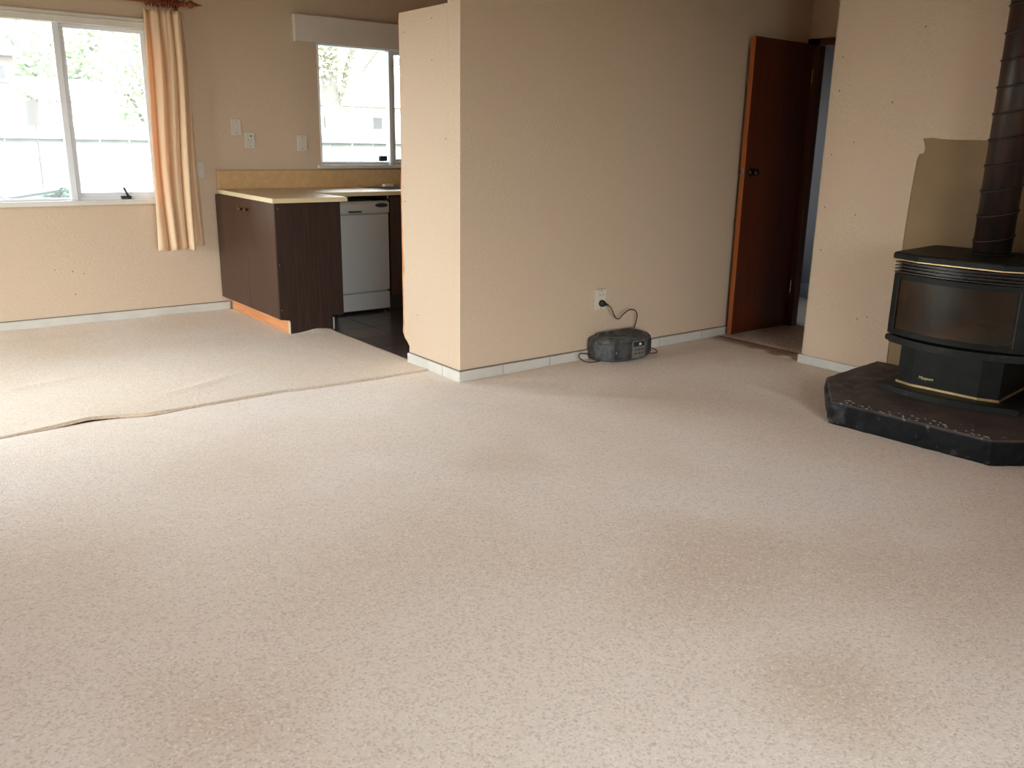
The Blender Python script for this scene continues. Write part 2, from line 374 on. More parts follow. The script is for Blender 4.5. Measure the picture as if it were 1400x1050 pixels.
# small holes and scuffs in the wall coverings
def mark(parent, p, ax, r, m):
    bm = bmesh.new(); n = 9; c = Vector(p)
    def vs(off):
        out = []
        for k in range(n):
            a = 2*PI*k/n; rr = r*.62*(.7+.6*random.random())
            u, w = rr*math.cos(a), rr*1.3*math.sin(a)
            out.append(bm.verts.new(c+(Vector((off, u, w)) if ax == 0 else Vector((u, off, w)))))
        return out
    a = vs(.0005); b = vs(-.0012)
    for k in range(n): bm.faces.new((a[k], a[(k+1) % n], b[(k+1) % n], b[k]))
    bm.faces.new(b)
    obj('nail_hole', bm, m, parent)
HOLE = mat('hole_dirt', (.17, .12, .085), .9)
for p in ((1.24, .37), (1.31, .35), (1.13, .39), (1.24, .21)): mark(wb, (p[0], YB, p[1]), 1, .006, HOLE)
for y, z in ((2.70, .33), (2.64, .35), (2.79, .92), (2.65, 1.53), (2.985, 1.25), (2.99, .95), (2.985, .7), (2.98, 1.6), (2.98, 1.78), (2.52, 1.9), (2.85, 1.32)): mark(we, (XE, y, z), 0, .0055, HOLE)
for y, z in ((4.12, 1.905), (4.40, 1.86), (4.12, 1.70), (4.44, 1.03), (4.42, .95), (3.99, 1.3), (4.3, .30)): mark(nib, (XC, y, z), 0, .005, HOLE)

# baseboards
def skirt(name, a, b, h=.052, parent=None):
    o = struct(name, B((a, b), bev=.004), SKIRT, parent); return o
struct('baseboard_back', B(((-1.9, YB-.016, -.015), (2.33, YB, .058)), bev=.004), SKIRT)
bb = struct('baseboard_center', B(((XC-.014, YC-.016, -.015), (5.52, YC, .056)), bev=.004), SKIRT)
bm = bmesh.new(); box(bm, (XC-.016, YC-.017, -.015), (XC, 4.40, .056), .004)
struct('baseboard_nib', bm, SKIRT)
struct('baseboard_right', B(((XE-.016, 2.50, -.015), (XE, 3.055, .052)), bev=.003), mat('clean_white_paint', (.56, .58, .55), .45, col2=(.62, .63, .60), nscale=9))
bm = bmesh.new()
for x in (2.90, 3.25, 4.2, 4.62): box(bm, (x, YC-.0167, .0), (x+.002, YC-.0155, .054))
obj('joint', bm, HOLE, bb, kind='stuff')
LINE = mat('gap_shade', (.16, .13, .10), .9)  # dark strip painted as the shadow line in the gap along baseboard tops
obj('gap_shadow', B(((XC-.006, YC-.006, .0555), (5.50, YC-.0003, .0605))), LINE, bb)
obj('gap_shadow', B(((-1.89, YB-.006, .0575), (2.32, YB-.0003, .063))), LINE, bpy.data.objects['baseboard_back'])
obj('gap_shadow', B(((XC-.006, YC-.002, .0555), (XC-.0003, 4.395, .059))), LINE, bpy.data.objects['baseboard_nib'])
obj('joint', B(((XC-.0167, 4.01, 0), (XC-.0155, 4.012, .054))), HOLE, bpy.data.objects['baseboard_nib'])

# ------------------------------------------------------------------ windows
def win1():
    w = empty('window_1'); tag(w, kind='structure')
    x0, x1, z0, z1 = -.35, 1.93, .825, 2.045
    obj('window_frame', B(((x0, YB-.012, z1-.045), (x1, YB+.09, z1+.005)), ((x0, YB+.0, z0), (x0+.05, YB+.09, z1)), ((x1-.05, YB+.0, z0), (x1, YB+.09, z1)), bev=.004), TRIM, w)
    obj('architrave', B(((x0-.05, YB-.018, z1), (x1+.02, YB, z1+.022)), ((x0-.05, YB-.022, z1-.010), (x1+.02, YB-.010, z1+.0)), bev=.003), TRIM, w)
    obj('window_sill', B(((x0-.03, YB-.035, z0-.004), (x1+.02, YB+.09, z0+.030)), bev=.005), TRIM, w)
    obj('lower_rail', B(((x0, YB+.028, z0+.030), (x1, YB+.075, z0+.046)), bev=.002), ALUW, w)
    for x in (.27, 1.292): obj('mullion', B(((x, YB+.012, z0+.03), (x+.042, YB+.075, z1-.04)), bev=.004), ALUW, w)
    for a, b in ((x0+.05, .27), (1.334, x1-.05)):
        s = obj('sash', B(((a, YB+.045, z0+.045), (b, YB+.07, z0+.078)), ((a, YB+.045, z1-.07), (b, YB+.07, z1-.045)), ((a, YB+.045, z0+.078), (a+.030, YB+.07, z1-.07)), ((b-.03, YB+.045, z0+.078), (b, YB+.07, z1-.07)), bev=.003), ALUW, w)
    for a, b in ((x0+.05, .27), (.312, 1.292), (1.334, x1-.05)):
        obj('glass', B(((a+.02, YB+.056, z0+.05), (b-.02, YB+.060, z1-.05))), GLASS_HAZE, w)
    st = obj('latch', B(((1.615, YB+.015, z0+.032), (1.685, YB+.045, z0+.052)), bev=.004), BLACK, w)
    bm = bmesh.new(); tube(bm, [(1.668, YB+.035, z0+.05), (1.655, YB+.03, z0+.075), (1.640, YB+.03, z0+.112)], .007)
    obj('handle', bm, BLACK, st)
win1()
def win2():
    w = empty('window_2'); tag(w, kind='structure')
    x0, x1, z0, z1 = 3.155, 4.40, 1.07, 2.03
    obj('window_frame', B(((x0, YB-.004, z1-.03), (x1, YB+.09, z1)), ((x0, YB-.004, z0), (x0+.014, YB+.09, z1)), ((x1-.02, YB-.004, z0), (x1, YB+.09, z1)), ((x0, YB+.04, z0+.02), (x1, YB+.09, z0+.046)), bev=.003), ALUW, w)
    obj('window_sill', B(((x0-.03, YB-.03, z0-.006), (x1+.03, YB+.05, z0+.022)), bev=.004), TRIM, w)
    obj('mullion', B(((3.80, YB+.01, z0+.02), (3.826, YB+.07, z1-.03)), ((3.832, YB+.02, z0+.02), (3.858, YB+.075, z1-.03)), bev=.003), ALU, w)
    obj('sash', B(((3.858, YB+.04, z0+.045), (x1-.02, YB+.065, z0+.068)), ((3.858, YB+.04, z1-.055), (x1-.02, YB+.065, z1-.03)), bev=.003), ALU, w)
    obj('glass', B(((x0+.014, YB+.052, z0+.04), (3.80, YB+.056, z1-.03))), GLASS, w)
    obj('glass', B(((3.85, YB+.052, z0+.05), (x1-.02, YB+.056, z1-.04))), GLASS, w)
    obj('latch', B(((3.700, YB+.012, z0+.050), (3.775, YB+.045, z0+.094)), bev=.008), BLACK, w)
win2()
def win3():     # unseen sliding door in the left wall, added and sized to light the room
    w = empty('unseen_door'); tag(w, kind='structure')
    obj('door_frame', B(((-1.98, 3.9, -.02), (-1.9, 3.95, 2.08)), ((-1.98, 6.25, -.02), (-1.9, 6.3, 2.08)), ((-1.98, 3.9, 2.03), (-1.9, 6.3, 2.08)), ((-1.97, 5.07, 0), (-1.91, 5.13, 2.05)), ((-1.98, 3.9, -.02), (-1.9, 6.3, .01))), ALUW, w)
    obj('glass', B(((-1.945, 3.95, 0), (-1.94, 6.25, 2.04))), GLASS, w)
    w = empty('unseen_front_window'); tag(w, kind='structure')  # unseen window behind the camera, added as a second daylight source
    obj('window_frame', B(((-.9, -1.68, 0), (-.85, -1.6, 2.1)), ((1.85, -1.68, 0), (1.9, -1.6, 2.1)), ((-.9, -1.68, 2.05), (1.9, -1.6, 2.1)), ((-.9, -1.68, -.02), (1.9, -1.6, .03)), ((.47, -1.67, 0), (.53, -1.61, 2.08))), ALUW, w)
    obj('glass', B(((-.85, -1.645, .03), (1.85, -1.64, 2.05))), GLASS, w)
    w = empty('unseen_hall_window'); tag(w, kind='structure')  # unseen window at the end of the hall, added to let daylight in
    obj('window_frame', B(((5.75, 5.61, .8), (5.78, 5.69, 2)), ((6.62, 5.61, .8), (6.65, 5.69, 2)), ((5.75, 5.61, .8), (6.65, 5.69, .83)), ((5.75, 5.61, 1.97), (6.65, 5.69, 2))), ALUW, w)
    obj('glass', B(((5.78, 5.645, .83), (6.62, 5.65, 1.97))), GLASS, w)
win3()

# ------------------------------------------------------------------ door to the hall
d = empty('door_1'); tag(d, kind='structure')
obj('door_frame', B(((5.535, 3.755, 0), (5.60, 3.853, 2.0)), ((5.535, 3.04, 1.967), (5.60, 3.76, 2.0)), ((5.535, 3.04, 0), (5.60, 3.07, 1.97)), bev=.003), FRAMEW, d)
obj('architrave', B(((5.528, 3.752, 0), (5.547, 3.853, 2.012)), ((5.528, 3.041, 1.962), (5.547, 3.853, 2.012)), bev=.004), FRAMEW, d)
hx, hy = 5.526, 3.832; fx, fy = 4.855, 3.812
L = math.hypot(fx-hx, fy-hy); an = math.atan2(fy-hy, fx-hx)
dl = empty('door_leaf', (hx, hy, 0), an); dl.parent = d
# local +x runs from the hinge to the free edge, local +y faces the camera
obj('panel', B(((0, -.0, .012), (L-.002, .036, 1.975)), bev=.0015), DOORW, dl)
obj('edge_strip', B(((L-.003, .0005, .012), (L+.001, .0355, 1.975)), bev=.0004, seg=1), DOORE, dl, label='pale orange unpainted door edge')
kb = empty('door_knob', (0, 0, 0)); kb.parent = dl
bm = bmesh.new(); KM = Matrix.Translation((L-.065, .036, 1.12)) @ Matrix.Rotation(-PI/2, 4, 'X')
lathe(bm, [(.026, 0), (.028, .004), (.024, .008), (.010, .012), (.010, .03), (.020, .036), (.026, .046), (.025, .056), (.016, .063)], 24, KM)
KM2 = Matrix.Translation((L-.065, 0, 1.12)) @ Matrix.Rotation(PI/2, 4, 'X') @ Matrix.Scale(.62, 4, (0, 0, 1))
lathe(bm, [(.026, 0), (.028, .004), (.024, .008), (.010, .012), (.010, .03), (.020, .036), (.026, .046), (.025, .056), (.016, .063)], 24, KM2)
bpy.data.objects.remove(kb)
obj('door_knob', bm, mat('dark_bronze', (.03, .022, .018), .3, metal=.7), dl, smooth=True)
obj('latch_plate', B(((L, .006, 1.09), (L+.002, .030, 1.15)), ((L, .012, 1.112), (L+.010, .024, 1.13)), bev=.001), mat('worn_latch_metal', (.35, .32, .28), .3, metal=.8), dl)
for z in (.25, 1.72):
    bm = bmesh.new(); lathe(bm, [(.006, 0), (.006, .09)], 10, Matrix.Translation((-.003, .038, z)))
    obj('hinge', bm, STEEL, dl)

# ------------------------------------------------------------------ pelmet over the kitchen window
p = empty('pelmet', (2.955, YB, 2.008), 0, 'plain off-white board pelmet over the kitchen window', 'pelmet')
obj('front_board', B(((0.008, -.05, 0), (1.60, -.032, .195)), bev=.002), PELM, p)
obj('end_board', B(((0.008, -.032, 0), (.022, -.001, .195)), bev=.001), PELM, p)
obj('end_board', B(((1.582, -.032, 0), (1.60, -.001, .195)), bev=.001), PELM, p)

# ------------------------------------------------------------------ kitchen peninsula cabinet
c = empty('cabinet', (2.27, 5.51, 0), 0, 'dark wood two-door floor cabinet ending the counter, orange kick board', 'cabinet')
def lb(x0, y0, z0, x1, y1, z1): return ((x0, y0, z0), (x1, y1, z1))
bm = bmesh.new(); prism(bm, [(.0, .105), (.07, .092), (.07, -.005), (.385, -.005), (.385, .10), (.472, .095), (.472, .885), (.0, .885)], 0, .020, axis=1)
obj('end_panel', bm, DARKWOOD2, c, label='near black brown end panel notched at both lower corners')
obj('body', B(lb(.020, .021, .10, .470, 1.120, .884), bev=.001), DARKWOOD2, c)
obj('kick_board', B(lb(.068, .008, -.004, .086, 1.10, .10), bev=.001), ORANGEWOOD, c, label='raw orange kick board')
obj('kick_board', B(lb(.372, .012, -.015, .39, 1.10, .10), bev=.001), mat('black_kick', (.012, .012, .014), .4), c)
obj('corner_block', B(lb(.066, .0, -.004, .074, .03, .085), bev=.001), mat('pale_raw_edge', (.55, .48, .38), .7), c)
obj('kick_bracket', B(lb(.384, -.012, .0, .392, -.002, .085), bev=.001), mat('pale_bracket', (.3, .32, .33), .5), c)
for k, (a, b) in enumerate(((.004, .524), (.528, 1.118))):
    dd = obj('door', B(lb(.001, a, .105, .019, b, .880), bev=.0015), DARKWOOD, c)
    ky = .475 if k == 0 else .577
    bm = bmesh.new(); lathe(bm, [(.008, 0), (.007, .010), (.013, .017), (.017, .023), (.015, .029), (.007, .032)], 18, Matrix.Translation((.001, ky, .808)) @ Matrix.Rotation(-PI/2, 4, 'Y'))
    obj('knob', bm, mat('turned_knob', (.075, .03, .015), .35), dd, smooth=True)
for z in (.845, .475, .17):
    bm = bmesh.new(); lathe(bm, [(.0035, 0), (.0035, .0025)], 8, Matrix.Translation((.012 if z < .8 else .022, .0, z)) @ Matrix.Rotation(PI/2, 4, 'X'))
    obj('screw', bm, STEEL, c)

# counter, L shaped, with upstand
ct = empty('countertop', (2.25, 6.64, .885), 0, 'L-shaped cream laminate kitchen countertop with ochre upstand', 'countertop')
K = ((2.252-2.25), )
poly = [(-.018, -.004), (-.018, -1.205), (.507, -1.205), (.507, -.695), (2.9, -.695), (2.9, -.004)]
# sink cut-out is left open in the back run
bm = bmesh.new()
prism(bm, [(.043, -.005), (-.018, -1.205), (.507, -1.205), (.507, -.695), (1.20, -.695), (1.20, -.005)], .001, .030, .002)
box(bm, (1.20, -.695, .001), (2.9, -.53, .030)); box(bm, (1.20, -.12, .001), (2.9, -.005, .030))
box(bm, (2.35, -.53, .001), (2.9, -.12, .030))
obj('top', bm, LAM, ct)
obj('front_edge', prism(bmesh.new(), [(.043, -.006), (-.018, -1.2045), (-.0215, -1.2045), (.0395, -.006)], .0, .029), EDGE, ct)
obj('front_edge', B(lb(-.021, -1.208, .0, .509, -1.205, .029), lb(.507, -1.206, .0, .510, -.696, .029), lb(.51, -.698, .0, 2.9, -.695, .029)), EDGE, ct)
obj('upstand', B(lb(.045, -.022, .030, 2.9, 0.0, .166), bev=.001), SPLASH, ct)
obj('upstand_cap', B(lb(.043, -.024, .166, 2.9, 0.0, .169)), mat('dark_cap_strip', (.30, .21, .11), .5), ct)
sk = empty('sink', (3.45, 6.11, .915), 0, 'stainless kitchen sink set into the counter beside the nib wall', 'sink')
bm = bmesh.new(); box(bm, (0, 0, -.16), (1.15, .41, -.155)); box(bm, (0, 0, -.16), (.004, .41, .0)); box(bm, (1.146, 0, -.16), (1.15, .41, 0)); box(bm, (0, 0, -.16), (1.15, .004, 0)); box(bm, (0, .406, -.16), (1.15, .41, 0))
obj('bowl', bm, STEEL, sk)
bm = bmesh.new(); P4 = [(-.03, -.02), (1.17, -.02), (1.17, .43), (-.03, .43)]; Q4 = [(.0, .0), (1.15, .0), (1.15, .41), (.0, .41)]
for zz in (.0, .004):
    a = [bm.verts.new((*q, zz)) for q in P4]; b = [bm.verts.new((*q, zz)) for q in Q4]
    for i in range(4): bm.faces.new((a[i], a[(i+1) % 4], b[(i+1) % 4], b[i]))
bm.verts.ensure_lookup_table()
for i in range(4): bm.faces.new((bm.verts[i], bm.verts[(i+1) % 4], bm.verts[8+(i+1) % 4], bm.verts[8+i]))
obj('rim', bm, STEEL, sk)
o = obj('soap_bar', B(((-.045, -.025, 0), (.045, .025, .022)), bev=.009, seg=3), mat('soap', (.8, .76, .68), .5), smooth=True)
o.location = (3.72, 6.575, .915); tag(o, 'small white bar lying at the back of the counter by the nib wall', 'soap')

# dishwasher
dw = empty('dishwasher', (2.92, 5.957, -.01), 0, 'narrow white freestanding dishwasher under the kitchen counter', 'dishwasher')
obj('body', B(lb(.003, .035, .02, .449, .60, .847), bev=.004), WHITEAPP, dw)
dr = obj('door', B(lb(.0, .0, .167, .452, .034, .757), bev=.006), WHITEAPP, dw)
cp = empty('tmp'); bpy.data.objects.remove(cp)
bm = bmesh.new(); prism(bm, [(.034, .760), (-.004, .760), (-.012, .775), (-.012, .835), (.0, .852), (.034, .856)], .0, .452, .003, axis=0)
cpn = obj('control_panel', bm, mat('panel_enamel', (.50, .51, .50), .32), dw)
bm = bmesh.new()
for (rx, rz, y0, y1) in ((.055, .016, -.0165, -.0115),):
    n = 28; a = [bm.verts.new((.385+rx*math.cos(2*PI*k/n), y0, .822+rz*math.sin(2*PI*k/n))) for k in range(n)]; b = [bm.verts.new((.385+rx*math.cos(2*PI*k/n), y1, .822+rz*math.sin(2*PI*k/n))) for k in range(n)]
    bm.faces.new(a)
    for k in range(n): bm.faces.new((a[k], a[(k+1) % n], b[(k+1) % n], b[k]))
obj('display_window', bm, BLACK, cpn)
obj('handle_recess', B(lb(.105, -.0145, .772, .215, -.0118, .784), bev=.001), BLACK, cpn)
obj('grip_lip', B(lb(.06, -.018, .786, .26, -.0118, .792), bev=.002), WHITEAPP, cpn)
obj('kick_panel', B(lb(.0, .004, .022, .452, .03, .155), bev=.003), WHITEAPP, dw)
for x in (.03, .42):
    bm = bmesh.new(); lathe(bm, [(.016, 0), (.016, .006), (.008, .008), (.008, .03)], 12, Matrix.Translation((x, .06, -.0)))
    obj('foot', bm, BLACK, dw)
# sink cabinet right of it
s = empty('cabinet', (3.40, 5.985, 0), 0, 'dark wood sink cabinet right of the dishwasher, mostly behind the nib wall', 'cabinet')
obj('body', B(lb(0, .02, .10, 1.72, .64, .74), lb(0, .02, .74, 1.72, .04, .884), lb(0, .04, .74, .018, .64, .884), lb(1.702, .04, .74, 1.72, .64, .884), bev=.001), DARKWOOD2, s)
for k in range(3):
    dd = obj('door', B(lb(.002+k*.573, .0, .105, .570+k*.573, .018, .875), bev=.0015), wood('sink_door_wood', (.040, .018, .010), (.065, .028, .016)), s)
    bm = bmesh.new(); lathe(bm, [(.008, 0), (.007, .010), (.013, .017), (.017, .023), (.015, .029), (.007, .032)], 18, Matrix.Translation((.52+k*.573 if k != 1 else .62, .0, .808)) @ Matrix.Rotation(PI/2, 4, 'X'))
    obj('knob', bm, BLACK, dd, smooth=True)
obj('kick_board', B(lb(.0, .06, -.015, 1.72, .078, .10)), BLACK, s)
obj('side_strip', B(lb(-.018, .0, .855, -.012, .02, .884)), STEEL, s)

# ------------------------------------------------------------------ switches and sockets
def plate(name, x, y, z, w, h, label, m, parts, group=None):
    e = empty(name, (x, y, z), 0, label, 'switch' if 'switch' in name else 'socket', group)
    obj('plate', B(((-w/2, -.009, -h/2), (w/2, 0, h/2)), bev=.003), m, e)
    for kind, px, pz in parts:
        if kind == 'rocker': obj('rocker', B(((px-.007, -.0145, pz-.010), (px+.007, -.009, pz+.010)), bev=.002), m, e)
        if kind == 'screw':
            bm = bmesh.new(); lathe(bm, [(.004, 0), (.003, .002)], 10, Matrix.Translation((px, -.009, pz)) @ Matrix.Rotation(PI/2, 4, 'X')); obj('screw', bm, HOLE, e)
        if kind == 'pin': obj('pin_slot', B(((px-.0018, -.0098, pz-.005), (px+.0018, -.0088, pz+.005))), BLACK, e)
        if kind == 'button':
            bm = bmesh.new(); lathe(bm, [(.007, 0), (.006, .004)], 12, Matrix.Translation((px, -.009, pz)) @ Matrix.Rotation(PI/2, 4, 'X')); obj('button', bm, HOLE, e)
    return e
plate('light_switch', 2.473, YB, 1.369, .076, .118, 'taller cream switch plate with screws, highest on the back wall', WHITEPL, [('rocker', 0, .0), ('rocker', 0, -.025), ('screw', 0, .042), ('screw', 0, -.042)])
plate('wall_socket', 2.571, YB, 1.275, .076, .118, 'cream wall socket just right of and below the highest switch', WHITEPL, [('pin', -.012, .0), ('pin', .012, .0), ('pin', 0, -.02), ('rocker', -.018, .032), ('button', .010, .03), ('screw', 0, -.045)])
plate('light_switch', 2.997, YB, 1.26, .078, .120, 'single cream switch plate beside the kitchen window', WHITEPL, [('rocker', .004, 0), ('screw', 0, .045), ('screw', 0, -.045)])
plate('light_switch', 2.178, YB, 1.055, .056, .110, 'cool white plate low on the wall at the edge of the curtain', BLUEPL, [('rocker', 0, .02)])
plate('wall_socket', 3.648, YC, .365, .082, .125, 'cream wall socket above the radio with a black plug in it', WHITEPL, [('pin', -.012, .03), ('pin', .012, .03), ('rocker', -.02, .048), ('screw', 0, .055), ('screw', 0, -.055)])
# deeper mounting block of that socket
bpy.data.objects['wall_socket.001'].location.y -= .012
obj('mounting_block', B(((-.045, 0.0, -.066), (.043, .0115, .066)), bev=.002), WHITEPL, bpy.data.objects['wall_socket.001'])

# ------------------------------------------------------------------ curtain, rod, rings
rod = empty('curtain_rod', (0, 6.53, 2.178), 0, 'varnished orange-brown wooden curtain rod with a turned pointed end', 'curtain rod')
bm = bmesh.new(); RX = Matrix.Rotation(PI/2, 4, 'Y')
lathe(bm, [(.017, -.55), (.017, 2.12)], 20, RX); obj('pole', bm, RODW, rod, smooth=False)
bm = bmesh.new()
lathe(bm, [(.017, 0), (.024, .003), (.024, .010), (.016, .016), (.013, .022), (.022, .034), (.027, .050), (.022, .066), (.012, .075), (.010, .080), (.014, .086), (.010, .096), (.006, .105), (.003, .128)], 20, Matrix.Translation((2.115, 0, 0)) @ RX)
obj('finial', bm, RODW, rod, smooth=True)
obj('bracket', B(((2.09, -.012, -.02), (2.105, .117, -.008)), ((2.085, .105, -.035), (2.11, .1169, .03)), bev=.002), RODW, rod)
rx = [1.872, 1.893, 1.915, 1.936, 1.953, 1.975, 1.992, 2.012, 2.030, 2.050, 2.070]
ORD = ['leftmost', 'second', 'third', 'fourth', 'fifth', 'middle', 'seventh', 'eighth', 'ninth', 'tenth', 'rightmost']
for i, x in enumerate(rx):
    e = empty('curtain_ring', (x, 6.53, 2.1725), 0, (ORD[i]+(' dark reddish curtain ring' if i in (0, 5, 10) else ' dark reddish curtain ring from the left')+' of the eleven above the curtain'), 'curtain ring', 'curtain rings on the rod')
    bm = bmesh.new(); pts = [(.004*math.sin(a), .0275*math.cos(a), .0275*math.sin(a)) for a in [2*PI*k/22 for k in range(22)]]
    tube(bm, pts, .0055, 8, closed=True); o = obj('ring', bm, RINGW, e, smooth=True); o.rotation_euler = (0, 0, random.uniform(-.2, .2))
    bm = bmesh.new(); tube(bm, [(0, 0, -.033), (0, 0, -.040), (0, 0.002, -.045)], .0016, 6); obj('eyelet', bm, STEEL, e)

cm = mat('cream_curtain', (.93, .75, .50), .85, col2=(.94, .78, .54), nscale=4, sheen=.2, bump=.1, bscale=220)
n_ = cm.node_tree.nodes; l_ = cm.node_tree.links; pr_ = n_['Principled BSDF']
tl = n_.new('ShaderNodeBsdfTranslucent'); tl.inputs[0].default_value = (1.0, .50, .27, 1); ms = n_.new('ShaderNodeMixShader'); ms.inputs[0].default_value = .26
l_.new(pr_.outputs[0], ms.inputs[1]); l_.new(tl.outputs[0], ms.inputs[2]); l_.new(ms.outputs[0], n_['Material Output'].inputs[0])
def fold(u, t):
    # u 0..1 across, t 0 (top) .. 1 (hem); offset towards the room, folds deepen downwards
    w = u+.035*math.sin(5.5*u+2.4*t)+.012*math.sin(13*u+1)
    p = 3.75*w+.34-.28*t
    r = abs(math.sin(PI*p))**.62
    k = int(math.floor(p)) % 5
    A = (.060, .075, .055, .085, .06)[k]*(.60+.48*t)
    return A*r+.004*math.sin(u*40+3*t)*(1-t)
def curtain_bm(x0t, x1t, x0b, x1b, zt, zb, yoff, nu=150, nz=46, f=fold):
    bm = bmesh.new(); G = []
    for j in range(nz+1):
        t = j/nz; row = []
        for i in range(nu+1):
            u = i/nu; x = (x0t+(x0b-x0t)*t)+((x1t+(x1b-x1t)*t)-(x0t+(x0b-x0t)*t))*u
            x += .012*math.sin(2.2*t*PI)*math.sin(u*PI)
            zz = zt+(zb-zt)*t + .006*math.sin(u*19)*t + (0 if t > .02 else -.008*abs(math.sin(u*14)))
            row.append(bm.verts.new((x, yoff-f(u, t), zz)))
        G.append(row)
    for a, b in zip(G, G[1:]):
        for i in range(nu): bm.faces.new((a[i], b[i], b[i+1], a[i+1]))
    return bm
cu = empty('curtain', (0, 6.565, 0), 0, 'gathered cream curtain hanging at the right of the dining window', 'curtain')
o = obj('drape', curtain_bm(1.845, 2.100, 1.795, 2.065, 2.128, .492, 0), cm, cu, smooth=True)
md = o.modifiers.new('thick', 'SOLIDIFY'); md.thickness = .002
def fold2(u, t): return .012*math.sin(u*9+1)+.012*math.exp(-((u-.75)/.12)**2)
o = obj('rear_fold', curtain_bm(2.060, 2.125, 2.03, 2.150, 2.120, .512, .010, 40, 30, fold2), cm, cu, smooth=True)
md = o.modifiers.new('thick', 'SOLIDIFY'); md.thickness = .002

# ------------------------------------------------------------------ radio by the socket
ra = empty('radio', (3.765, 3.75, .0), 0, 'dust-coated black portable radio cassette player on the carpet below the socket', 'radio')
DUST = mat('dusty_black_plastic', (.045, .050, .055), .6, col2=(.15, .15, .145), nscale=26, detail=7, contrast=(.45, .75), bump=.15, bscale=120)
DUST2 = mat('radio_top_dust', (.05, .05, .05), .7, col2=(.17, .155, .135), nscale=12, detail=6, contrast=(.35, .7))
RP = [(-.215, .080), (-.220, .015), (-.150, -.082), (-.03, -.108), (.10, -.103), (.19, -.060), (.225, .0), (.22, .080)]
def scl(P, k, kx=None): return [(p[0]*(kx or k), p[1]*k-.003) for p in P]
bm = bmesh.new()
rings = []
for k, z in ((.90, .004), (.97, .010), (1.0, .030), (1.0, .118), (.985, .130), (.93, .142), (.80, .150)):
    rings.append([bm.verts.new((p[0]*k, p[1]*k, z)) for p in RP])
n = len(RP)
for a, b in zip(rings, rings[1:]):
    for i in range(n): bm.faces.new((a[i], a[(i+1) % n], b[(i+1) % n], b[i]))
bm.faces.new(rings[0][::-1]); bm.faces.new(rings[-1])
obj('housing', bm, DUST, ra)
bm = bmesh.new(); prism(bm, [(p[0]*.78, p[1]*.74+.0) for p in RP], .148, .153, .002, top_only=True)
tp = obj('top_panel', bm, DUST2, ra)
bm = bmesh.new(); lathe(bm, [(.068, 0), (.070, .004), (.064, .009), (.03, .011)], 32, Matrix.Translation((-.02, -.01, .152))); obj('disc_lid', bm, DUST, tp, smooth=False)
bm = bmesh.new(); tube(bm, spline([(-.17, .05, .130), (-.16, .055, .154), (-.1, .062, .157), (.08, .062, .157), (.15, .055, .154), (.16, .05, .130)], 5), .008, 8); obj('carry_handle', bm, DUST, ra, smooth=True)
def face_frame(a, b):  # frame on the face between two plan points
    a = Vector((*a, 0)); b = Vector((*b, 0)); d = (b-a).normalized(); nrm = Vector((d.y, -d.x, 0)); return a, d, nrm, (b-a).length
def on_face(a, b, u0, u1, z0, z1, dep, name, m, parent, bev=.002):
    A, d_, nr, Lf = face_frame(a, b)
    bm = bmesh.new(); box(bm, (u0*Lf, -dep, z0), (u1*Lf, .002, z1), bev)
    M = Matrix(((d_.x, -nr.x, 0, A.x), (d_.y, -nr.y, 0, A.y), (0, 0, 1, 0), (0, 0, 0, 1)))
    bmesh.ops.transform(bm, matrix=M, verts=bm.verts); return obj(name, bm, m, parent)
on_face(RP[1], RP[2], .08, .92, .028, .112, .006, 'speaker_grille', mat('grille', (.055, .062, .07), .6, col2=(.11, .12, .125), nscale=60), ra)
on_face(RP[4], RP[5], .35, .97, .028, .112, .006, 'speaker_grille', mat('grille_dark', (.028, .026, .03), .6), ra)
tape = on_face(RP[2], RP[3], .03, .98, .020, .122, .007, 'cassette_door', mat('tape_window', (.022, .024, .028), .25, col2=(.07, .07, .072), nscale=16, detail=6), ra)
on_face(RP[2], RP[3], .0, 1.05, .124, .131, .009, 'button_row', DUST, ra)
on_face(RP[2], RP[3], .08, .13, .06, .068, .010, 'release_button', mat('grey_button', (.3, .3, .3), .4), ra)
pan = on_face(RP[3], RP[4], .04, .92, .020, .126, .007, 'control_panel', mat('radio_panel', (.13, .135, .12), .5, col2=(.20, .20, .17), nscale=30), ra)
on_face(RP[3], RP[4], .10, .85, .090, .120, .0095, 'display', BLACK, ra)
on_face(RP[3], RP[4], .46, .60, .098, .112, .0115, 'indicator', mat('chrome_dot', (.85, .85, .82), .2), ra)
for i in range(3):
    for j in range(2): on_face(RP[3], RP[4], .18+.24*i, .34+.24*i, .040+.024*j, .052+.024*j, .010, 'button', mat('pink_grey_button', (.14, .06, .05), .5) if i else DUST, ra, .001)
CORD = mat('red_brown_cord', (.075, .022, .014), .45)
co = empty('power_cord', (3.66, 3.8, .33), 0, 'dark reddish power cord looping from the socket to the radio', 'cord')
def rel(P): return [tuple(Vector(p)-Vector((3.66, 3.8, .33))) for p in P]
bm = bmesh.new(); tube(bm, rel(spline([(3.675, 3.81, .338), (3.70, 3.80, .315), (3.72, 3.80, .283), (3.745, 3.80, .248), (3.775, 3.80, .238), (3.81, 3.80, .262), (3.86, 3.80, .285), (3.91, 3.80, .278), (3.943, 3.81, .245), (3.945, 3.82, .19), (3.935, 3.835, .12), (3.93, 3.842, .08)], 6)), .0036, 8)
obj('cable', bm, CORD, co, smooth=True)
bm = bmesh.new(); lathe(bm, [(.021, 0), (.022, .006), (.020, .022), (.014, .027)], 20, Matrix.Translation((3.648-3.66, 3.8345-3.8, .343-.33)) @ Matrix.Rotation(PI/2, 4, 'X'))
tube(bm, rel([(3.65, 3.825, .343), (3.665, 3.82, .341), (3.682, 3.81, .333)]), .0065, 8)
obj('plug', bm, BLACK, co, smooth=True)
